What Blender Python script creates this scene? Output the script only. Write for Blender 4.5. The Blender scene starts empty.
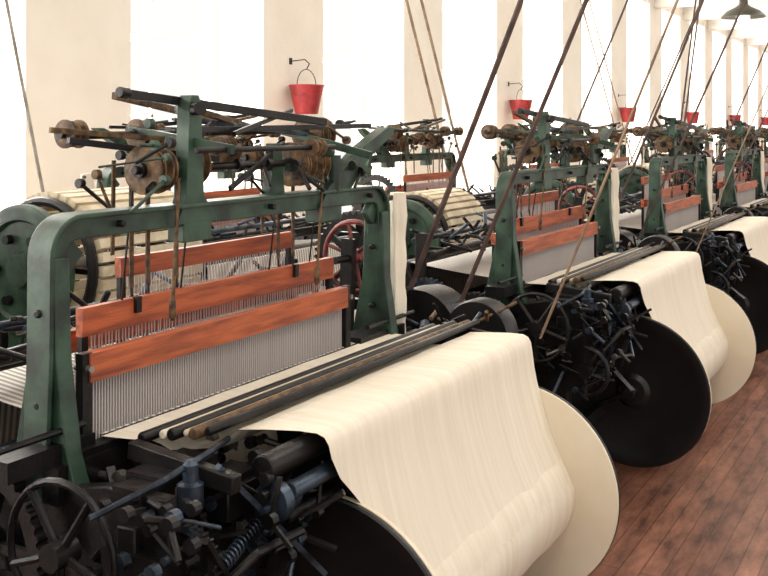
import bpy, bmesh, math, random
from mathutils import Vector, Matrix
random.seed(7)
S = bpy.context.scene
COL = S.collection
try:
    S.view_settings.view_transform = 'Standard'
    S.view_settings.look = 'None'
except Exception as e:
    print(e)

# ------------------------------------------------------------ materials
def lin(c):
    return tuple(((x/255)/12.92 if x/255 <= .04045 else ((x/255+.055)/1.055)**2.4) for x in c)+(1,)

def mat(name, c, c2=None, rough=.5, metal=0, scale=6, bump=0., bscale=60, stretch=(1, 1, 1), spread=(.35, .65)):
    m = bpy.data.materials.new(name); m.use_nodes = True
    nt = m.node_tree; b = nt.nodes['Principled BSDF']
    b.inputs['Roughness'].default_value = rough
    b.inputs['Metallic'].default_value = metal
    tc = nt.nodes.new('ShaderNodeTexCoord'); mp = nt.nodes.new('ShaderNodeMapping')
    mp.inputs['Scale'].default_value = stretch
    nt.links.new(tc.outputs['Object'], mp.inputs['Vector'])
    if c2 is None: c2 = tuple(x*.7 for x in c)
    n = nt.nodes.new('ShaderNodeTexNoise'); n.inputs['Scale'].default_value = scale; n.inputs['Detail'].default_value = 6
    r = nt.nodes.new('ShaderNodeValToRGB')
    r.color_ramp.elements[0].position = spread[0]; r.color_ramp.elements[1].position = spread[1]
    r.color_ramp.elements[0].color = lin(c2); r.color_ramp.elements[1].color = lin(c)
    nt.links.new(mp.outputs[0], n.inputs['Vector']); nt.links.new(n.outputs[0], r.inputs[0])
    nt.links.new(r.outputs[0], b.inputs['Base Color'])
    if bump:
        n2 = nt.nodes.new('ShaderNodeTexNoise'); n2.inputs['Scale'].default_value = bscale; n2.inputs['Detail'].default_value = 4
        bp = nt.nodes.new('ShaderNodeBump'); bp.inputs['Strength'].default_value = bump; bp.inputs['Distance'].default_value = .01
        nt.links.new(mp.outputs[0], n2.inputs['Vector']); nt.links.new(n2.outputs[0], bp.inputs['Height'])
        nt.links.new(bp.outputs[0], b.inputs['Normal'])
    return m

GREEN = mat('green_cast_iron', (54, 82, 64), (26, 42, 33), .42, 0, 11, .08, 60, (1, 1, 1), (.36, .62))
IRON = mat('black_iron', (40, 37, 37), (14, 13, 14), .38, .4, 9, .15, 80)
BLUEIRON = mat('oiled_blue_iron', (74, 88, 104), (20, 25, 34), .32, .5, 14, .15, 80)
STEEL = mat('bright_steel', (160, 158, 154), (90, 86, 82), .3, .8, 20)
ORANGE = mat('orange_stained_wood', (194, 100, 58), (128, 60, 36), .45, 0, 9, .15, 40, (.7, 6, 6), (.3, .62))
LEATHER = mat('brown_leather', (126, 96, 62), (56, 40, 26), .6, 0, 40, .3, 100)
BELT = mat('belt_leather', (108, 84, 76), (62, 48, 44), .6, 0, 12, .2, 80)
TAN = mat('tan_webbing', (176, 150, 122), (128, 104, 84), .7, 0, 12)
CORD = mat('pale_grey_cord', (176, 170, 160), (140, 132, 124), .7, 0, 12)
MAROON = mat('maroon_paint', (140, 70, 64), (80, 38, 36), .45, 0, 14)
CREAM = mat('cream_paint', (238, 228, 206), (222, 208, 182), .6, 0, 3)
SLAT = mat('pale_wood_slats', (230, 218, 190), (194, 178, 148), .55, 0, 12)
WIRE = mat('heddle_wire', (190, 183, 180), (180, 173, 172), .45, .0, 3)
REED = mat('reed_dents', (160, 152, 150), (138, 131, 132), .55, .0, 1.0, 0, 60, (30, 1, .1), (.3, .7))
BLACK = mat('black_enamel', (22, 20, 21), (9, 9, 10), .42, 0, 4, .1, 30)
WHITEP = mat('white_window_paint', (250, 248, 244), (240, 238, 233), .5, 0, 3)
RED = mat('red_bucket_paint', (180, 54, 58), (142, 40, 46), .5, 0, 8)
WALLM = mat('whitewashed_brick', (250, 245, 234), (245, 239, 227), .85, 0, 2.5, .3, 18)
CEILM = mat('white_ceiling_paint', (246, 243, 237), (238, 235, 229), .8, 0, 2)

def cloth_mat():
    m = mat('raw_cotton_cloth', (246, 238, 222), (236, 225, 203), .85, 0, 3, 0, 10, (14, .6, .6), (.3, .7))
    nt = m.node_tree; b = nt.nodes['Principled BSDF']
    b.inputs['Specular IOR Level'].default_value = .2
    tc = nt.nodes.new('ShaderNodeTexCoord')
    mp = nt.nodes.new('ShaderNodeMapping'); mp.inputs['Scale'].default_value = (34, 1.4, 1.4)
    n = nt.nodes.new('ShaderNodeTexNoise'); n.inputs['Scale'].default_value = 2; n.inputs['Detail'].default_value = 4
    bp = nt.nodes.new('ShaderNodeBump'); bp.inputs['Strength'].default_value = .6; bp.inputs['Distance'].default_value = .01
    nt.links.new(tc.outputs['Object'], mp.inputs[0]); nt.links.new(mp.outputs[0], n.inputs['Vector'])
    nt.links.new(n.outputs[0], bp.inputs['Height']); nt.links.new(bp.outputs[0], b.inputs['Normal'])
    return m
CLOTH = cloth_mat()

def warp_mat():
    m = bpy.data.materials.new('warp_threads'); m.use_nodes = True
    nt = m.node_tree; b = nt.nodes['Principled BSDF']; b.inputs['Roughness'].default_value = .8
    tc = nt.nodes.new('ShaderNodeTexCoord'); w = nt.nodes.new('ShaderNodeTexWave')
    w.inputs['Scale'].default_value = 14; w.inputs['Distortion'].default_value = .1
    r = nt.nodes.new('ShaderNodeValToRGB')
    r.color_ramp.elements[0].color = lin((140, 136, 130)); r.color_ramp.elements[1].color = lin((240, 234, 224))
    nt.links.new(tc.outputs['Object'], w.inputs[0]); nt.links.new(w.outputs[0], r.inputs[0])
    nt.links.new(r.outputs[0], b.inputs['Base Color'])
    return m
WARP = warp_mat()

def floor_mat():
    m = bpy.data.materials.new('worn_plank_floor'); m.use_nodes = True
    nt = m.node_tree; b = nt.nodes['Principled BSDF']
    tc = nt.nodes.new('ShaderNodeTexCoord')
    br = nt.nodes.new('ShaderNodeTexBrick')
    br.inputs['Scale'].default_value = 1; br.inputs['Brick Width'].default_value = 2.4; br.inputs['Row Height'].default_value = .075
    br.inputs['Mortar Size'].default_value = .003; br.inputs['Bias'].default_value = 0
    br.inputs['Color1'].default_value = lin((138, 98, 80)); br.inputs['Color2'].default_value = lin((116, 80, 65)); br.inputs['Mortar'].default_value = lin((92, 62, 50))
    mp = nt.nodes.new('ShaderNodeMapping'); mp.inputs['Scale'].default_value = (1.2, 4, 1)
    n = nt.nodes.new('ShaderNodeTexNoise'); n.inputs['Scale'].default_value = 2.6; n.inputs['Detail'].default_value = 10; n.inputs['Roughness'].default_value = .68
    r = nt.nodes.new('ShaderNodeValToRGB'); r.color_ramp.elements[0].position = .34; r.color_ramp.elements[1].position = .70
    r.color_ramp.elements[0].color = (.34, .28, .25, 1); r.color_ramp.elements[1].color = (1.7, 1.58, 1.5, 1)
    mx = nt.nodes.new('ShaderNodeMix'); mx.data_type = 'RGBA'; mx.blend_type = 'MULTIPLY'; mx.inputs[0].default_value = 1
    nt.links.new(tc.outputs['Object'], br.inputs[0]); nt.links.new(tc.outputs['Object'], mp.inputs[0])
    nt.links.new(mp.outputs[0], n.inputs['Vector']); nt.links.new(n.outputs[0], r.inputs[0])
    nt.links.new(br.outputs[0], mx.inputs[6]); nt.links.new(r.outputs[0], mx.inputs[7])
    nt.links.new(mx.outputs[2], b.inputs['Base Color'])
    r2 = nt.nodes.new('ShaderNodeMapRange'); r2.inputs[3].default_value = .62; r2.inputs[4].default_value = .36
    nt.links.new(n.outputs[0], r2.inputs[0]); nt.links.new(r2.outputs[0], b.inputs['Roughness'])
    return m
FLOORM = floor_mat()

# ------------------------------------------------------------ mesh builder
class MB:
    def __init__(s): s.v = []; s.f = []; s.m = []; s.mats = []
    def mi(s, m):
        if m not in s.mats: s.mats.append(m)
        return s.mats.index(m)
    def add(s, vs, fs, m):
        o = len(s.v); s.v += [tuple(v) for v in vs]; k = s.mi(m)
        for f in fs: s.f.append([i+o for i in f]); s.m.append(k)
    def box(s, c, d, m, rot=None):
        vs = []
        for i in (-.5, .5):
            for j in (-.5, .5):
                for k in (-.5, .5):
                    p = Vector((i*d[0], j*d[1], k*d[2]))
                    if rot: p = rot @ p
                    vs.append(p+Vector(c))
        s.add(vs, [(0, 1, 3, 2), (4, 6, 7, 5), (0, 4, 5, 1), (2, 3, 7, 6), (0, 2, 6, 4), (1, 5, 7, 3)], m)
    def bar(s, p1, p2, w, h, m, side=None):
        p1 = Vector(p1); p2 = Vector(p2); d = (p2-p1).normalized()
        a = Vector(side) if side else (Vector((0, 0, 1)) if abs(d.z) < .9 else Vector((1, 0, 0)))
        x = d.cross(a).normalized() if not side else (a-d*a.dot(d)).normalized()
        y = d.cross(x).normalized()
        vs = []
        for p in (p1, p2):
            for i, j in ((-1, -1), (1, -1), (1, 1), (-1, 1)):
                vs.append(p+x*i*w/2+y*j*h/2)
        s.add(vs, [(3, 2, 1, 0), (4, 5, 6, 7)]+[(i, (i+1) % 4, (i+1) % 4+4, i+4) for i in range(4)], m)
    def lathe(s, c, ax, prof, m, seg=24):
        ax = Vector(ax).normalized(); a = Vector((0, 0, 1)) if abs(ax.z) < .9 else Vector((1, 0, 0))
        x = ax.cross(a).normalized(); y = ax.cross(x)
        c = Vector(c); vs = []
        for h, r in prof:
            for i in range(seg):
                t = 2*math.pi*i/seg
                vs.append(c+ax*h+(x*math.cos(t)+y*math.sin(t))*r)
        fs = []
        for j in range(len(prof)-1):
            for i in range(seg):
                k = (i+1) % seg
                fs.append((j*seg+i, j*seg+k, (j+1)*seg+k, (j+1)*seg+i))
        fs.append(tuple(range(seg))); fs.append(tuple((len(prof)-1)*seg+i for i in range(seg)))
        s.add(vs, fs, m)
    def cyl(s, p1, p2, r, m, seg=12, r2=None):
        p1 = Vector(p1); p2 = Vector(p2)
        s.lathe(p1, p2-p1, [(0, r), ((p2-p1).length, r if r2 is None else r2)], m, seg)
    def ring(s, c, ax, R, r, m, seg=28, rs=8):
        ax = Vector(ax).normalized(); a = Vector((0, 0, 1)) if abs(ax.z) < .9 else Vector((1, 0, 0))
        x = ax.cross(a).normalized(); y = ax.cross(x); c = Vector(c); vs = []; fs = []
        for i in range(seg):
            t = 2*math.pi*i/seg; e = x*math.cos(t)+y*math.sin(t)
            for j in range(rs):
                q = 2*math.pi*j/rs
                vs.append(c+e*(R+r*math.cos(q))+ax*r*math.sin(q))
        for i in range(seg):
            for j in range(rs):
                fs.append((i*rs+j, ((i+1) % seg)*rs+j, ((i+1) % seg)*rs+(j+1) % rs, i*rs+(j+1) % rs))
        s.add(vs, fs, m)
    def wheel(s, c, ax, R, m, spokes=5, rim=.012, hub=.03, ws=.01):
        ax = Vector(ax).normalized(); a = Vector((0, 0, 1)) if abs(ax.z) < .9 else Vector((1, 0, 0))
        x = ax.cross(a).normalized(); y = ax.cross(x); c = Vector(c)
        s.ring(c, ax, R-rim, rim, m)
        s.cyl(c-ax*.03, c+ax*.03, hub, m, 14)
        for i in range(spokes):
            t = 2*math.pi*i/spokes+.3; e = x*math.cos(t)+y*math.sin(t)
            s.cyl(c+e*hub*.7, c+e*(R-rim), ws, m, 8)
    def gear(s, c, ax, R, w, m, teeth=30, th=.014):
        ax = Vector(ax).normalized(); a = Vector((0, 0, 1)) if abs(ax.z) < .9 else Vector((1, 0, 0))
        x = ax.cross(a).normalized(); y = ax.cross(x); c = Vector(c)
        prof = []
        for i in range(teeth*4):
            t = 2*math.pi*i/(teeth*4); rr = R if (i % 4) < 2 else R-th
            prof.append((x*math.cos(t)+y*math.sin(t))*rr)
        n = len(prof); inner = [p.normalized()*(R*.78) for p in prof]
        vs = [c+ax*h+p for h in (-w/2, w/2) for p in prof]+[c+ax*h+p for h in (-w/2, w/2) for p in inner]
        fs = []
        for i in range(n):
            k = (i+1) % n
            fs += [(i, k, n+k, n+i), (2*n+i, 3*n+i, 3*n+k, 2*n+k), (i, 2*n+i, 2*n+k, k), (n+i, n+k, 3*n+k, 3*n+i)]
        s.add(vs, fs, m)
        s.cyl(c-ax*w*.8, c+ax*w*.8, R*.2, m, 14)
        for i in range(5):
            t = 2*math.pi*i/5; e = x*math.cos(t)+y*math.sin(t)
            s.bar(c+e*R*.15, c+e*R*.82, R*.12, w*.5, m, side=ax.cross(e))
    def prism(s, pts, plane, a0, a1, m):
        n = len(pts); vs = []
        for a in (a0, a1):
            for p, q in pts:
                vs.append((a, p, q) if plane == 'YZ' else ((p, a, q) if plane == 'XZ' else (p, q, a)))
        s.add(vs, [tuple(range(n)), tuple(range(2*n-1, n-1, -1))]+[(i, (i+1) % n, n+(i+1) % n, n+i) for i in range(n)], m)
    def tube(s, path, r, m, seg=8):
        for a, b in zip(path[:-1], path[1:]): s.cyl(a, b, r, m, seg)
        for p in path[1:-1]: s.lathe(Vector(p)-Vector((0, 0, r)), (0, 0, 1), [(0, r*.3), (r*.5, r*.87), (r, r), (r*1.5, r*.87), (2*r, r*.3)], m, seg)
    def sweep(s, path, w, t, m):
        n = len(path); vs = []; fs = []
        for i, (px, pz) in enumerate(path):
            a = Vector(path[max(i-1, 0)]); b = Vector(path[min(i+1, n-1)])
            d = (b-a).normalized(); nn = Vector((-d.y, d.x))
            for sy, st in ((-1, -1), (1, -1), (1, 1), (-1, 1)):
                vs.append((px+nn.x*st*t/2, sy*w/2, pz+nn.y*st*t/2))
        for i in range(n-1):
            for j in range(4):
                fs.append((i*4+j, i*4+(j+1) % 4, i*4+4+(j+1) % 4, i*4+4+j))
        fs += [(0, 1, 2, 3), tuple((n-1)*4+j for j in (3, 2, 1, 0))]
        s.add(vs, fs, m)
    def mesh(s, name, ang=35, solid=0):
        me = bpy.data.meshes.new(name); me.from_pydata(s.v, [], s.f)
        for m in s.mats: me.materials.append(m)
        for p, k in zip(me.polygons, s.m): p.material_index = k
        bm = bmesh.new(); bm.from_mesh(me); bmesh.ops.recalc_face_normals(bm, faces=bm.faces); bm.to_mesh(me); bm.free()
        for p in me.polygons: p.use_smooth = True
        me.set_sharp_from_angle(angle=math.radians(ang))
        return me

def obj(name, me, parent=None, loc=(0, 0, 0), rot=0, bevel=0):
    o = bpy.data.objects.new(name, me); COL.objects.link(o)
    o.location = loc; o.rotation_euler[2] = rot
    if parent: o.parent = parent
    if bevel:
        b = o.modifiers.new('Bevel', 'BEVEL'); b.width = bevel; b.segments = 2; b.limit_method = 'ANGLE'
    return o

def empty(name, loc, rot=0):
    e = bpy.data.objects.new(name, None); COL.objects.link(e); e.location = loc; e.rotation_euler[2] = rot
    e.empty_display_size = .2
    return e

# ------------------------------------------------------------ loom parts  (local: x along loom, -y = weaver side, z up)
W = 1.54
def arc(cx, cz, r, a0, a1, n=8):
    return [(cx+r*math.cos(math.radians(a0+(a1-a0)*i/n)), cz+r*math.sin(math.radians(a0+(a1-a0)*i/n))) for i in range(n+1)]

def build_arch():
    b = MB()
    top = 1.38; A = .015; Z = W-.085
    path = [(A-.02, .80), (A-.005, 1.1)]+arc(A+.06, top-.06, .06, 180, 90)+arc(Z-.06, top-.06, .06, 90, 0)+[(Z+.005, 1.1), (Z+.02, .80)]
    b.sweep(path, .046, .052, GREEN)
    path2 = [(A-.043, .80), (A-.028, 1.1)]+arc(A+.06, top-.06, .086, 180, 90)+arc(Z-.06, top-.06, .086, 90, 0)+[(Z+.028, 1.1), (Z+.043, .80)]
    b.sweep(path2, .076, .012, GREEN)
    for x in (A, Z):
        pts = [(-.036, 1.32), (-.044, 1.1), (-.075, .9), (-.15, .70), (-.26, .45), (-.30, 0), (-.18, 0), (-.12, .3), (0, .5), (.14, .3), (.2, 0), (.32, 0),
               (.28, .45), (.18, .70), (.085, .9), (.044, 1.1), (.036, 1.32)]
        b.prism(pts, 'YZ', x-.022, x+.022, GREEN)
        for z in (.85, 1.0, 1.2):
            b.cyl((x-.040, 0, z), (x+.040, 0, z), .010, IRON, 8)
    for x in (.2, .8, 1.36):
        b.cyl((x, -.042, top), (x, .042, top), .009, IRON, 8)
    b.box((A+.045, 0, 1.32), (.06, .024, .06), GREEN, Matrix.Rotation(math.radians(45), 3, 'Y'))
    b.box((Z-.045, 0, 1.32), (.06, .024, .06), GREEN, Matrix.Rotation(math.radians(45), 3, 'Y'))
    b.box((.48, 0, 1.337), (.11, .056, .05), GREEN)
    b.box((1.12, 0, 1.337), (.13, .056, .05), GREEN)
    return b.mesh('arch_frame')

def build_super():
    b = MB(); rnd = random.Random(11)
    z0 = 1.40
    b.prism([(.40, z0-.04), (.56, z0-.04), (.505, z0+.03), (.492, z0+.27), (.482, z0+.29), (.458, z0+.29), (.448, z0+.27), (.435, z0+.03)], 'XZ', -.028, .014, GREEN)
    b.prism([(1.05, z0-.04), (1.20, z0-.04), (1.22, z0+.0), (1.34, z0+.10), (1.50, z0+.18), (1.53, z0+.21), (1.48, z0+.21), (1.30, z0+.14), (1.10, z0+.02)], 'XZ', -.034, .012, GREEN)
    b.cyl((1.15, -.02, z0), (1.15, -.02, z0+.12), .022, GREEN, 12)
    b.prism([(.86, z0-.03), (.94, z0-.03), (.92, z0+.16), (.88, z0+.16)], 'XZ', .02, .05, GREEN)
    b.bar((.26, .03, 1.69), (1.08, -.03, 1.625), .018, .022, IRON)
    b.bar((.28, .07, 1.685), (.78, .16, 1.63), .016, .018, LEATHER)
    b.cyl((.255, .03, 1.692), (.285, .03, 1.69), .014, IRON, 12)
    b.bar((.46, -.02, 1.60), (1.46, .03, 1.615), .014, .016, IRON)
    b.bar((.16, .10, 1.575), (.62, .02, 1.52), .014, .016, IRON)
    b.bar((.14, .14, 1.60), (.55, .06, 1.57), .012, .014, LEATHER)
    b.bar((.46, .0, 1.66), (.95, .12, 1.60), .014, .016, LEATHER)
    b.bar((.50, .05, 1.63), (1.25, .10, 1.58), .012, .014, BLUEIRON)
    b.bar((.60, -.05, 1.59), (1.0, .04, 1.66), .012, .012, IRON)
    b.cyl((.30, .025, 1.50), (1.25, .025, 1.50), .011, IRON, 10)
    b.cyl((.24, .18, 1.585), (1.36, .18, 1.60), .010, IRON, 10)
    b.cyl((.35, -.13, 1.55), (.98, -.13, 1.55), .008, IRON, 10)
    b.bar((.47, -.15, 1.55), (.47, .20, 1.60), .016, .024, GREEN)
    b.bar((1.16, -.15, 1.52), (1.16, .20, 1.60), .016, .024, GREEN)
    b.bar((.30, -.02, 1.45), (.62, .04, 1.62), .012, .014, IRON)
    b.bar((.62, -.02, 1.44), (.96, .04, 1.56), .010, .014, IRON)
    for x in (.34, .56, .70, .84, 1.0, 1.2):
        b.cyl((x, .025, 1.50), (x+.02, .025, 1.50), .021, IRON, 12)
    b.cyl((.45, -.06, 1.655), (.50, .05, 1.655), .018, IRON, 10)
    for i in range(38):
        x = rnd.uniform(.22, 1.38); y = rnd.uniform(-.10, .2); z = rnd.uniform(1.46, 1.62)
        d = Vector((rnd.uniform(-1, 1), rnd.uniform(-.6, .6), rnd.uniform(-.5, .35))).normalized()*rnd.uniform(.05, .17)
        mm = rnd.choice((IRON, LEATHER, IRON, IRON, GREEN))
        if z+d.z > 1.66: d.z = 0
        b.cyl((x, y, z), Vector((x, y, z))+d, rnd.uniform(.003, .007), mm, 7)
        b.cyl((x-.008, y, z), (x+.008, y, z), rnd.uniform(.010, .017), mm, 10)
    return b.mesh('top_motion_brackets')

def build_sheaves():
    b = MB()
    def stack(x, y, z, r, n, dx=.022):
        for i in range(n):
            xx = x+(i-(n-1)/2)*dx; rr = r*(1-.09*(i % 2))
            b.lathe((xx-dx*.42, y, z), (1, 0, 0), [(0, rr*.72), (dx*.12, rr), (dx*.38, rr), (dx*.55, rr*.72), (dx*.84, rr*.70)], LEATHER, 22)
        b.cyl((x-n*dx/2-.012, y, z), (x+n*dx/2+.012, y, z), r*.32, IRON, 12)
    stack(.37, .025, 1.50, .062, 4)
    stack(.53, .045, 1.51, .06, 3)
    stack(1.00, .025, 1.495, .068, 3)
    stack(1.10, .035, 1.495, .064, 3)
    stack(.68, .04, 1.545, .038, 4)
    stack(.83, .06, 1.52, .03, 3)
    stack(1.25, .12, 1.585, .058, 5)
    stack(.25, .18, 1.59, .036, 3)
    stack(.50, .18, 1.59, .04, 3)
    stack(.88, -.13, 1.55, .026, 3)
    for x in (.36, .42, .53, 1.00, 1.08):
        b.bar((x, .09, 1.49), (x, .09, 1.20), .014, .004, LEATHER, side=(1, 0, 0))
        b.cyl((x, .09, 1.20), (x, .085, 1.15), .004, IRON, 6)
    for x in (.38, 1.04):
        b.bar((x, -.05, 1.48), (x+.01, -.02, 1.14), .010, .004, LEATHER, side=(1, 0, 0))
        b.bar((x+.02, .19, 1.52), (x+.02, .195, 1.27), .012, .004, LEATHER, side=(1, 0, 0))
        b.lathe((x+.01, -.02, 1.12), (0, 0, 1), [(0, .003), (.01, .009), (.05, .009), (.06, .003)], LEATHER, 10)
    for x in (.30, .52, .92, 1.14):
        b.cyl((x, .03, 1.45), (x+.01, .075, 1.17), .003, IRON, 6)
    return b.mesh('leather_sheaves')

def build_harness():
    b = MB()
    def frame(x0, x1, y, z, h, low, m=ORANGE, n=90):
        b.box(((x0+x1)/2, y, z), (x1-x0, .022, h), m)
        b.box(((x0+x1)/2, y, low), (x1-x0, .022, .05), m)
        for x in (x0+.012, x1-.012):
            b.box((x, y, (z+low)/2), (.02, .014, z-low), IRON)
        for i in range(n):
            x = x0+.04+(x1-x0-.08)*i/(n-1)
            b.box((x+random.uniform(-.002, .002), y, (z+low)/2), (.0025, .002, z-low-.05), WIRE)
    frame(.17, 1.28, .075, 1.142, .068, .74)
    frame(.17, 1.28, .13, 1.09, .05, .70)
    frame(.42, 1.22, .195, 1.235, .052, .72, n=60)
    for x in (.35, 1.05):
        b.box((x, .06, 1.16), (.018, .014, .04), IRON)
    return b.mesh('harness_frames')

def build_lay():
    b = MB()
    y = -.035
    b.box((.635, y, 1.066), (1.10, .032, .064), ORANGE)
    b.box((.655, y, .885), (1.28, .08, .024), IRON)
    b.box((.655, y-.02, .84), (1.38, .05, .08), IRON)
    n = 120
    for i in range(n):
        x = .10+1.07*i/(n-1)
        b.box((x, y+.002, .966), (.0035, .004, .15), WIRE)
    b.box((.635, y+.012, .966), (1.08, .002, .15), REED)
    for x in (.08, 1.195):
        b.bar((x, y, .88), (x, y, 1.10), .022, .028, IRON)
        b.cyl((x, y-.025, 1.066), (x, y+.025, 1.066), .008, STEEL, 8)
        b.bar((x, y, .86), (x, y+.1, .12), .05, .035, IRON)
    b.box((-.03, y+.02, .90), (.24, .09, .045), IRON)
    b.box((1.40, y+.02, .90), (.30, .09, .045), IRON)
    b.cyl((-.2, y-.02, .95), (.06, y-.02, .95), .008, IRON, 8)
    b.cyl((1.3, y-.02, .95), (1.62, y-.02, .95), .008, IRON, 8)
    return b.mesh('lay_and_reed')

def lerp_rows(b, rows, m, nx=28, wav=.0):
    vs = []; fs = []
    for j, (x0, x1, y, z) in enumerate(rows):
        for i in range(nx+1):
            t = i/nx; x = x0+(x1-x0)*t
            k = wav*(math.sin(t*23+j*.35)+.6*math.sin(t*41+1.3+j*.2))
            vs.append((x, y+k, z+k*.3))
    for j in range(len(rows)-1):
        for i in range(nx):
            a = j*(nx+1)+i
            fs.append((a, a+1, a+nx+2, a+nx+1))
    b.add(vs, fs, m)

RC = (-.455, .40); RR = .20
def build_cloth():
    b = MB()
    rows = [(.12, 1.45, -.05, .905), (.14, 1.46, -.12, .903), (.165, 1.47, -.155, .90), (.18, 1.475, -.17, .89), (.20, 1.49, -.185, .872),
            (.27, 1.55, -.275, .872), (.285, 1.56, -.292, .90), (.29, 1.565, -.305, .913), (.315, 1.58, -.36, .915), (.34, 1.60, -.44, .917), (.35, 1.608, -.48, .915), (.354, 1.61, -.498, .907), (.356, 1.61, -.508, .89),
            (.36, 1.61, -.513, .86), (.385, 1.608, -.520, .81), (.425, 1.606, -.530, .765), (.460, 1.605, -.542, .72), (.462, 1.605, -.575, .61), (.462, 1.605, -.622, .505)]
    for a in range(170, 400, 10):
        t = math.radians(a)
        rows.append((.462, 1.605, RC[0]+(RR+.004)*math.cos(t), RC[1]+(RR+.004)*math.sin(t)*1.0))
    lerp_rows(b, rows, CLOTH, 60, .0011)
    return b.mesh('woven_cloth', 80)

def build_warp():
    b = MB()
    rows = [(.13, 1.36, -.04, .905), (.13, 1.38, .10, .915), (.14, 1.40, .30, .93), (.15, 1.41, .58, .96), (.15, 1.41, .62, .94), (.16, 1.40, .66, .60)]
    lerp_rows(b, rows, WARP, 4)
    b.cyl((.12, .56, .46), (1.42, .56, .46), .17, CLOTH, 32)
    for x in (.10, 1.44):
        b.lathe((x-.01, .56, .46), (1, 0, 0), [(0, .25), (.02, .25)], IRON, 36)
        b.ring((x, .56, .46), (1, 0, 0), .25, .012, IRON)
    b.cyl((-.02, .56, .46), (1.56, .56, .46), .025, STEEL, 12)
    b.cyl((-.02, .58, .93), (1.56, .58, .93), .035, IRON, 16)
    return b.mesh('warp_beam')

def build_body():
    b = MB()
    for x, s in ((.0, -1), (W-.02, 1)):
        pts = [(-.36, .86), (-.38, .70), (-.30, .55), (-.33, .0), (-.22, .0), (-.16, .5), (.35, .5), (.52, .0), (.64, .0), (.62, .98), (.50, .98), (.42, .84), (.1, .80), (-.2, .86)]
        b.prism(pts, 'YZ', x-.018, x+.018, IRON)
        b.box((x+s*.03, .1, .66), (.03, .8, .05), IRON)
        b.box((x+s*.03, -.28, .5), (.03, .05, .6), IRON)
    for (y, z, h) in ((-.30, .55, .10), (-.30, .30, .05), (.45, .72, .09), (.1, .35, .08), (.5, .2, .08)):
        b.box((W/2, y, z), (W, .05, h), IRON)
    b.cyl((-.3, .32, .80), (W+.45, .32, .80), .022, BLUEIRON, 12)
    b.cyl((-.2, .2, .45), (W+.25, .2, .45), .022, BLUEIRON, 12)
    b.cyl((0, .36, 1.02), (W, .36, 1.02), .018, IRON, 10)
    b.cyl((0, .46, 1.08), (W, .46, 1.08), .014, BLUEIRON, 10)
    b.box((W/2, .42, 1.0), (W, .02, .05), IRON)
    for x in (.0, W):
        b.bar((x, .42, .8), (x, .42, 1.12), .05, .03, IRON)
    rnd = random.Random(21)
    for i in range(60):
        x = rnd.uniform(.08, 1.46)
        p = Vector((x, rnd.uniform(.30, .48), rnd.uniform(1.0, 1.1)))
        d = Vector((rnd.uniform(-1, 1), rnd.uniform(-1, 1), rnd.uniform(-.3, .6))).normalized()*rnd.uniform(.05, .16)
        b.bar(p, p+d, rnd.uniform(.01, .022), .014, rnd.choice((IRON, IRON, BLUEIRON)))
    b.cyl((.20, -.44, .872), (1.60, -.44, .872), .030, IRON, 20)
    b.cyl((.24, -.485, .82), (1.60, -.485, .82), .020, BLUEIRON, 16)
    b.cyl((.24, -.47, .76), (.44, -.47, .76), .016, IRON, 16)
    b.box((.88, -.37, .80), (1.48, .05, .07), IRON)
    for y, z, r, m, xa, xb in ((-.168, .918, .013, IRON, .12, 1.56), (-.193, .918, .011, CREAM, .16, 1.56), (-.218, .922, .014, IRON, .16, 1.62), (-.243, .924, .008, SLAT, .18, 1.60), (-.264, .926, .014, LEATHER, .18, 1.64), (-.290, .930, .011, IRON, .20, 1.66)):
        b.cyl((xa, y, z), (xb, y, z), r, m, 12)
    for x in (.10, 1.645):
        b.bar((x, -.16, .90), (x, -.45, .87), .03, .04, IRON)
    for x in (.42, 1.645):
        b.bar((x, -.26, .60), (x, -.44, .42), .05, .02, IRON)
        b.bar((x, -.26, .30), (x, -.44, .39), .04, .02, IRON)
    b.cyl((.36, RC[0], RC[1]), (1.70, RC[0], RC[1]), .028, IRON, 14)
    return b.mesh('loom_body')

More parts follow.
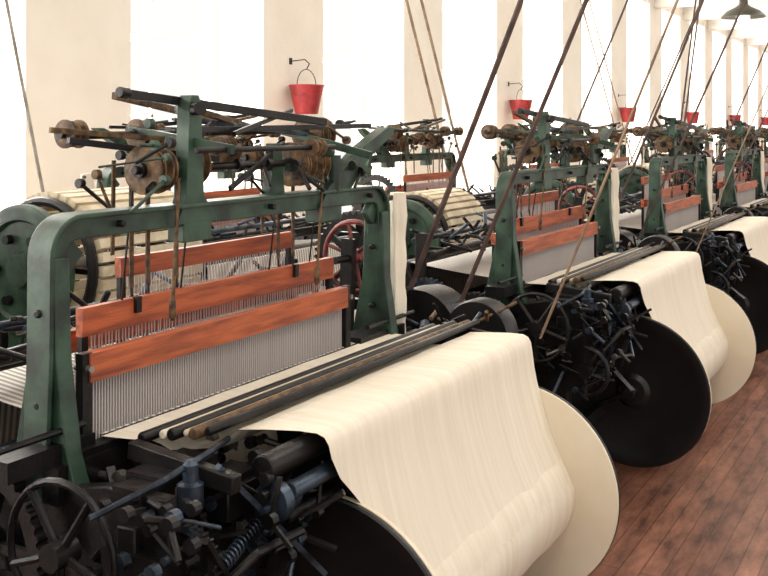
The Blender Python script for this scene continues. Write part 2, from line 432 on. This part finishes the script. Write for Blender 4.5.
def build_gears():
    b = MB()
    rnd = random.Random(3)
    b.wheel((-.14, -.20, .765), (1, 0, 0), .15, IRON, 5, .008, .028, .009)
    b.gear((-.07, .10, .70), (1, 0, 0), .18, .03, IRON, 44, .008)
    b.gear((-.09, .34, .80), (1, 0, 0), .13, .035, BLUEIRON, 30)
    b.gear((.03, -.38, .72), (1, 0, 0), .08, .025, IRON, 30, .007)
    b.wheel((-.04, -.38, .58), (1, 0, 0), .11, IRON, 5, .010)
    b.box((.12, -.26, .865), (.18, .10, .03), IRON)
    b.box((.22, -.34, .80), (.10, .08, .10), IRON)
    b.box((.02, -.27, .83), (.10, .08, .08), IRON)
    b.box((.10, -.30, .62), (.30, .16, .26), IRON)
    b.lathe((.06, -.36, .82), (0, 0, 1), [(0, .028), (.05, .028), (.055, .016), (.09, .016), (.10, .006)], BLUEIRON, 14)
    b.lathe((.20, -.46, .80), (1, 0, 0), [(0, .045), (.03, .045), (.035, .03), (.08, .03)], BLUEIRON, 18)
    for i in range(120):
        x = rnd.uniform(-.16, .38); y = rnd.uniform(-.50, -.14)
        z = rnd.uniform(.52, .88)
        L = rnd.uniform(.05, .17)
        d = Vector((rnd.choice((1, .2, -.3)), rnd.uniform(-1, 1), rnd.uniform(-.7, .5))).normalized()*L
        if z+d.z > .90: d.z = -.02
        if x+d.x > .40 and z < .76: d.x = -d.x
        mm = rnd.choice((IRON, BLUEIRON, IRON, BLUEIRON, IRON, IRON, IRON, STEEL))
        if i % 2: b.cyl((x, y, z), Vector((x, y, z))+d, rnd.uniform(.003, .009), mm, 8)
        else: b.bar((x, y, z), Vector((x, y, z))+d, rnd.uniform(.010, .024), .008, mm)
        b.cyl((x-.010, y, z), (x+.010, y, z), rnd.uniform(.008, .018), mm, 10)
    b.bar((.10, -.40, .90), (.32, -.52, .62), .022, .012, BLUEIRON)
    b.bar((-.02, -.46, .80), (.22, -.42, .50), .024, .012, IRON)
    b.tube([(-.16, -.3, .86), (-.02, -.36, .90), (.16, -.34, .91), (.26, -.3, .90)], .007, BLUEIRON)
    b.tube([(.02, -.44, .66), (.10, -.50, .74), (.26, -.50, .73)], .010, IRON)
    for i in range(14):
        b.ring((.06+i*.010, -.43, .70+i*.004), (1, 0, 0), .014, .003, BLUEIRON, 12, 5)
    # right end: pulley, clutch wheel, handwheel
    b.lathe((1.84, -.20, .84), (1, 0, 0), [(0, .09), (.0, .125), (.02, .13), (.09, .13), (.11, .125), (.11, .09)], BLACK, 32)
    b.cyl((1.53, -.20, .84), (2.0, -.20, .84), .02, STEEL, 12)
    b.lathe((1.95, .10, .80), (1, 0, 0), [(0, .12), (0, .17), (.06, .175), (.12, .175), (.18, .17), (.18, .12)], IRON, 32)
    b.cyl((1.5, .10, .80), (2.2, .10, .80), .02, STEEL, 12)
    b.wheel((1.64, .20, 1.13), (1, 0, 0), .14, MAROON, 6, .010, .026, .007)
    b.cyl((1.50, .20, 1.13), (1.90, .20, 1.13), .014, IRON, 10)
    b.gear((1.76, .26, 1.10), (1, 0, 0), .19, .03, IRON, 40)
    b.bar((1.60, .22, .7), (1.60, .2, 1.2), .05, .03, IRON)
    b.bar((1.88, .22, 0), (1.88, .2, 1.16), .05, .03, IRON)
    b.bar((2.04, .10, 0), (2.04, .10, .8), .05, .03, IRON)
    b.bar((1.99, -.20, 0), (1.99, -.20, .86), .05, .03, IRON)
    b.box((1.76, -.02, .70), (.30, .40, .06), IRON)
    b.box((1.70, .05, .35), (.22, .35, .55), IRON)
    b.cyl((1.62, -.1, .76), (1.86, .02, .86), .02, BLUEIRON, 8)
    for i in range(44):
        x = rnd.uniform(1.56, 2.0); y = rnd.uniform(-.34, .1); z = rnd.uniform(.72, .92)
        d = Vector((rnd.uniform(-1, 1), rnd.uniform(-1, 1), rnd.uniform(-.5, .5))).normalized()*rnd.uniform(.06, .16)
        b.cyl((x, y, z), Vector((x, y, z))+d, rnd.uniform(.004, .010), rnd.choice((IRON, BLUEIRON, IRON, LEATHER)), 8)
    return b.mesh('gearing')

def build_hanging():
    b = MB()
    pr = []
    for i in range(15):
        z = .80+.58*i/14
        pr.append((z, .034+.004*math.sin(i*1.7)))
    n = 20; vs = []; fs = []
    for z, r in pr:
        for k in range(n):
            t = 2*math.pi*k/n; rr = r*(1+.16*math.sin(5*t+z*3))
            vs.append((W+.015+rr*math.cos(t), -.03+rr*.8*math.sin(t), z))
    for j in range(len(pr)-1):
        for k in range(n):
            fs.append((j*n+k, j*n+(k+1) % n, (j+1)*n+(k+1) % n, (j+1)*n+k))
    fs += [tuple(range(n)), tuple((len(pr)-1)*n+k for k in range(n))]
    b.add(vs, fs, CLOTH)
    b.cyl((W-.08, -.02, 1.36), (W+.05, -.02, 1.365), .01, IRON, 8)
    return b.mesh('hanging_waste_cloth', 60)

PARTS = [('arch_frame', build_arch(), .004), ('top_motion', build_super(), .003), ('leather_sheaves', build_sheaves(), 0), ('harness_frames', build_harness(), 0),
         ('lay_and_reed', build_lay(), 0), ('woven_cloth', build_cloth(), 0), ('warp_beam', build_warp(), 0), ('loom_body', build_body(), .004), ('gearing', build_gears(), 0), ('hanging_cloth', build_hanging(), 0)]

def build_roll():
    b = MB()
    x0, x1 = .44, 1.62
    b.cyl((x0+.02, 0, 0), (x1-.02, 0, 0), RR, CLOTH, 48)
    me = b.mesh('roll_of_cloth')
    fl = []
    for x, s in ((x0, -1), (x1, 1)):
        f = MB()
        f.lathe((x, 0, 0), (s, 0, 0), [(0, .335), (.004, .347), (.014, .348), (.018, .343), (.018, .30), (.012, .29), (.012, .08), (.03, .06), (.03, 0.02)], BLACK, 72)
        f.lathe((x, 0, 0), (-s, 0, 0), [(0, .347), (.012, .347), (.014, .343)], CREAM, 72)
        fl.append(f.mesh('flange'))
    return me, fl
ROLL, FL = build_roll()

def place_loom(x, y, rot=0):
    e = empty('power_loom', (x, y, 0), rot)
    for n, me, bv in PARTS:
        obj(n, me, e, bevel=bv)
    c, s = math.cos(rot), math.sin(rot)
    r = empty('cloth_roll', (x-s*RC[0], y+c*RC[0], RC[1]), rot)
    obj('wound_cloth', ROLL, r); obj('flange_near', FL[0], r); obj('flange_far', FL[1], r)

P = 2.6
for k in range(-1, 6):
    place_loom(1.54+P*k, 1.725)
for k in range(-1, 9):
    place_loom(3.65+P*k+W, 3.74, math.pi)

# ------------------------------------------------------------ slatted reels (between the rows)
def build_reel():
    b = MB(); L = .60; R = .27
    for x in (0, L):
        b.ring((x, 0, 0), (1, 0, 0), R-.02, .02, IRON, 36)
        b.cyl((x-.03, 0, 0), (x+.03, 0, 0), .05, IRON, 16)
        for i in range(6):
            t = i*math.pi/3
            b.bar((x, 0, 0), (x, (R-.02)*math.cos(t), (R-.02)*math.sin(t)), .03, .02, IRON)
    n = 34
    for i in range(n):
        t = 2*math.pi*i/n
        b.box((L/2, R*math.cos(t), R*math.sin(t)), (L-.04, .03, .036), SLAT, Matrix.Rotation(t, 3, 'X'))
    b.cyl((-.12, 0, 0), (L+.08, 0, 0), .022, STEEL, 12)
    g = MB()
    g.lathe((-.07, 0, 0), (-1, 0, 0), [(0, .23), (.01, .245), (.04, .245), (.05, .23), (.05, .19), (.035, .18), (.035, .07), (.06, .06), (.06, .02)], GREEN, 48)
    for i in range(6):
        t = i*math.pi/3
        g.cyl((-.13, .13*math.cos(t), .13*math.sin(t)), (-.09, .13*math.cos(t), .13*math.sin(t)), .018, IRON, 10)
    return b.mesh('slatted_drum'), g.mesh('gear_cover')
RE = build_reel()
def reel_stand(h):
    st = MB()
    for x in (-.085, .66):
        st.prism([(-.16, -h), (-.10, -h), (0, -.2), (.10, -h), (.16, -h), (.045, .03), (-.045, .03)], 'YZ', x-.018, x+.018, GREEN)
    return st.mesh('stand')
for x, z in ((2.66, 1.08), (5.62, .92), (8.2, .94), (10.8, .94), (13.4, .94)):
    e = empty('slatted_reel', (x, 2.98, z))
    obj('slatted_drum', RE[0], e); obj('gear_cover', RE[1], e); obj('stand', reel_stand(z), e)

# ------------------------------------------------------------ belts
def belt(p1, p2, w=.04, m=BELT, t=.006):
    b = MB(); n = 10
    p1 = Vector(p1); p2 = Vector(p2)
    for i in range(n):
        a = p1.lerp(p2, i/n); c = p1.lerp(p2, (i+1)/n)
        sag = Vector((0, 0, -.02))
        a = a+sag*math.sin(math.pi*i/n); c = c+sag*math.sin(math.pi*(i+1)/n)
        b.bar(a, c, w, t, m, side=(1, 0, 0))
    obj('drive_belt', b.mesh('drive_belt'))
for k in range(0, 5):
    X = P*k
    belt((X+3.51, 1.93, .82), (X+3.51, .90, 3.3), .042)
    belt((X+3.62, 1.74, .82), (X+3.62, .66, 3.3), .036)
    if k < 2: belt((X+3.64, 1.37, .80), (X+3.64, .36, 3.3), .018, TAN)
belt((3.35, 3.64, .85), (3.35, 4.55, 4.2), .018, CORD)
for X in (7.75, 8.05, 13.0, 13.4):
    belt((X, 3.64, .85), (X, 4.55, 4.2), .05, TAN)
for X in (9.4, 12.0):
    belt((X, 3.5, .9), (X-.25, 2.0, 4.2), .045)
for X in (8.1, 8.25):
    belt((X, 1.6, 3.9), (X+1.5, 2.3, .95), .04)

def build_shaft(L):
    b = MB()
    b.cyl((0, 0, 0), (L, 0, 0), .03, STEEL, 14)
    x = .6
    while x < L:
        b.lathe((x, 0, 0), (1, 0, 0), [(0, .1), (0, .19), (.09, .195), (.18, .19), (.18, .1)], IRON, 28)
        b.box((x+.8, 0, .55), (.06, .05, 1.1), IRON)
        b.box((x+.8, 0, 0), (.1, .12, .12), IRON)
        x += P
    return b.mesh('line_shaft')
obj('line_shaft', build_shaft(22), None, (0.2, .75, 3.3))
# ------------------------------------------------------------ building shell
YW = 5.3; YO = 5.98; B = 2.62; X0 = 4.57; PW = .97; ZC = 4.4; XE = 46; XS = -3.5
b = MB()
xs = X0-3*B
i = 0; openings = []
while xs < XE:
    b.box((xs+PW/2, (YW+YO)/2, ZC/2), (PW, YO-YW, ZC), WALLM)
    openings.append((xs+PW, xs+B)); xs += B
Lw = xs-(X0-3*B)
b.box((X0-3*B+Lw/2, (YW+YO)/2, .25), (Lw, YO-YW-.02, .5), WALLM)
b.box((X0-3*B+Lw/2, (YW+YO)/2, ZC-.12), (Lw, YO-YW-.02, .26), WALLM)
obj('wall_left', b.mesh('wall_left'))

def build_window(w):
    b = MB(); z0, z1 = .52, ZC-.26; h = z1-z0; zc = (z0+z1)/2
    for x in (-w/2+.035, w/2-.035): b.box((x, 0, zc), (.07, .1, h), WHITEP)
    for z in (z0+.04, z1-.04): b.box((0, 0, z), (w, .1, .08), WHITEP)
    b.box((0, -.02, 2.36), (w, .08, .06), WHITEP)
    b.box((0, 0, 1.72), (w, .03, .022), WHITEP)
    b.box((0, 0, 3.2), (w, .03, .022), WHITEP)
    b.box((0, 0, zc), (.022, .03, h), WHITEP)
    b.box((0, -.22, z0+.0), (w, .46, .05), WHITEP)
    return b.mesh('window')
WM = build_window(B-PW-.01)
for n, (a, c) in enumerate(openings):
    obj('window_%d' % (n+1), WM, None, ((a+c)/2, YO-.12, 0))

b = MB(); b.box(((XE+XS)/2, .5, -.05), (XE-XS+2, 12, .1), FLOORM); obj('floor', b.mesh('floor'))
b = MB(); b.box(((XE+XS)/2, .5, ZC+.06), (XE-XS+2, 12, .12), CEILM); obj('ceiling', b.mesh('ceiling'))
b = MB(); b.box((XE+.5, .5, ZC/2), (.3, 12, ZC), WALLM); obj('wall_far', b.mesh('wall_far'))
for n in range(16):
    x = X0-B+PW/2+n*B*1.0
    b = MB(); b.box((x, 0.2, ZC-.14), (.26, 10.2, .28), CEILM); obj('trim_%d' % (n+1), b.mesh('ceiling_beam'), bevel=.01)
b = MB(); b.box((20, YW-.012, .1), (50, .02, .2), WHITEP); obj('baseboard_left', b.mesh('baseboard'))

# ------------------------------------------------------------ fire buckets
def build_bucket():
    b = MB()
    b.lathe((0, 0, -.13), (0, 0, 1), [(0, .10), (.005, .105), (.25, .155), (.26, .160), (.265, .158), (.26, .148), (.03, .10)], RED, 32)
    b.ring((0, 0, .13), (0, 0, 1), .157, .008, RED, 32)
    b.ring((0, 0, .05), (0, 0, 1), .142, .005, RED, 32)
    h = MB()
    pts = [Vector((.155*math.cos(t), 0, .13+.15*math.sin(t))) for t in [math.pi*i/12 for i in range(13)]]
    h.tube(pts, .004, IRON, 6)
    h.tube([(0, .17, .36), (0, .02, .37), (0, -.03, .33), (0, 0, .28)], .005, IRON, 6)
    h.box((0, .1775, .36), (.04, .008, .06), IRON)
    return b.mesh('pail'), h.mesh('handle')
BK = build_bucket()
for x in (2.45, 7.61, 12.85, 18.1, 23.35, 28.6, 33.85):
    e = empty('fire_bucket', (x, YW-.18, 1.875)); obj('pail', BK[0], e); obj('handle', BK[1], e)

# ------------------------------------------------------------ pendant lamps
def build_lamp():
    b = MB()
    prof = [(0, .205), (.012, .20), (.06, .15), (.10, .07), (.12, .045), (.18, .04), (.20, .02)]
    LG = mat('dark_green_enamel', (84, 84, 66), (60, 60, 50), .3, 0, 3)
    b.lathe((0, 0, 0), (0, 0, 1), prof, LG, 36)
    b.cyl((0, 0, .2), (0, 0, ZC-2.67), .008, IRON, 8)
    g = MB()
    em = bpy.data.materials.new('lit_bulb_glass'); em.use_nodes = True
    pb = em.node_tree.nodes['Principled BSDF']; pb.inputs['Emission Color'].default_value = (1, .93, .75, 1); pb.inputs['Emission Strength'].default_value = 8
    g.lathe((0, 0, -.06), (0, 0, 1), [(0, .01), (.01, .04), (.03, .058), (.05, .06), (.062, .055)], em, 20)
    return b.mesh('shade'), g.mesh('bulb')
LP = build_lamp()
for x in (9.95, 17.8):
    e = empty('pendant_lamp', (x, 1.71, 2.67)); obj('shade', LP[0], e); obj('bulb', LP[1], e)

# ------------------------------------------------------------ light
w = bpy.data.worlds.new('overcast_sky'); S.world = w; w.use_nodes = True
bg = w.node_tree.nodes['Background']; bg.inputs[0].default_value = (1, .965, .91, 1); bg.inputs[1].default_value = 1.08
def area(name, loc, rot, sx, sy, e, col=(1, 1, 1)):
    l = bpy.data.lights.new(name, 'AREA'); l.shape = 'RECTANGLE'; l.size = sx; l.size_y = sy; l.energy = e; l.color = col
    o = bpy.data.objects.new(name, l); COL.objects.link(o); o.location = loc; o.rotation_euler = rot
area('window_daylight', (20, 6.8, 2.6), (math.radians(-90), 0, 0), 52, 4.2, 8000, (1, .98, .945))
# added fill panel above the weavers' aisle, unseen, to brighten the cloth from above
area('aisle_fill_panel', (18, .0, 4.05), (0, 0, 0), 42, 1.2, 480, (1, .965, .91))

# ------------------------------------------------------------ camera
cd = bpy.data.cameras.new('camera'); cam = bpy.data.objects.new('camera', cd); COL.objects.link(cam)
cd.sensor_width = 36; cd.lens = 36*1000/768; cd.shift_y = -158/768
cam.location = (0, 0, 1.60); cam.rotation_euler = (math.radians(90), 0, math.radians(29.51-90))
cd.clip_start = .05
S.camera = cam
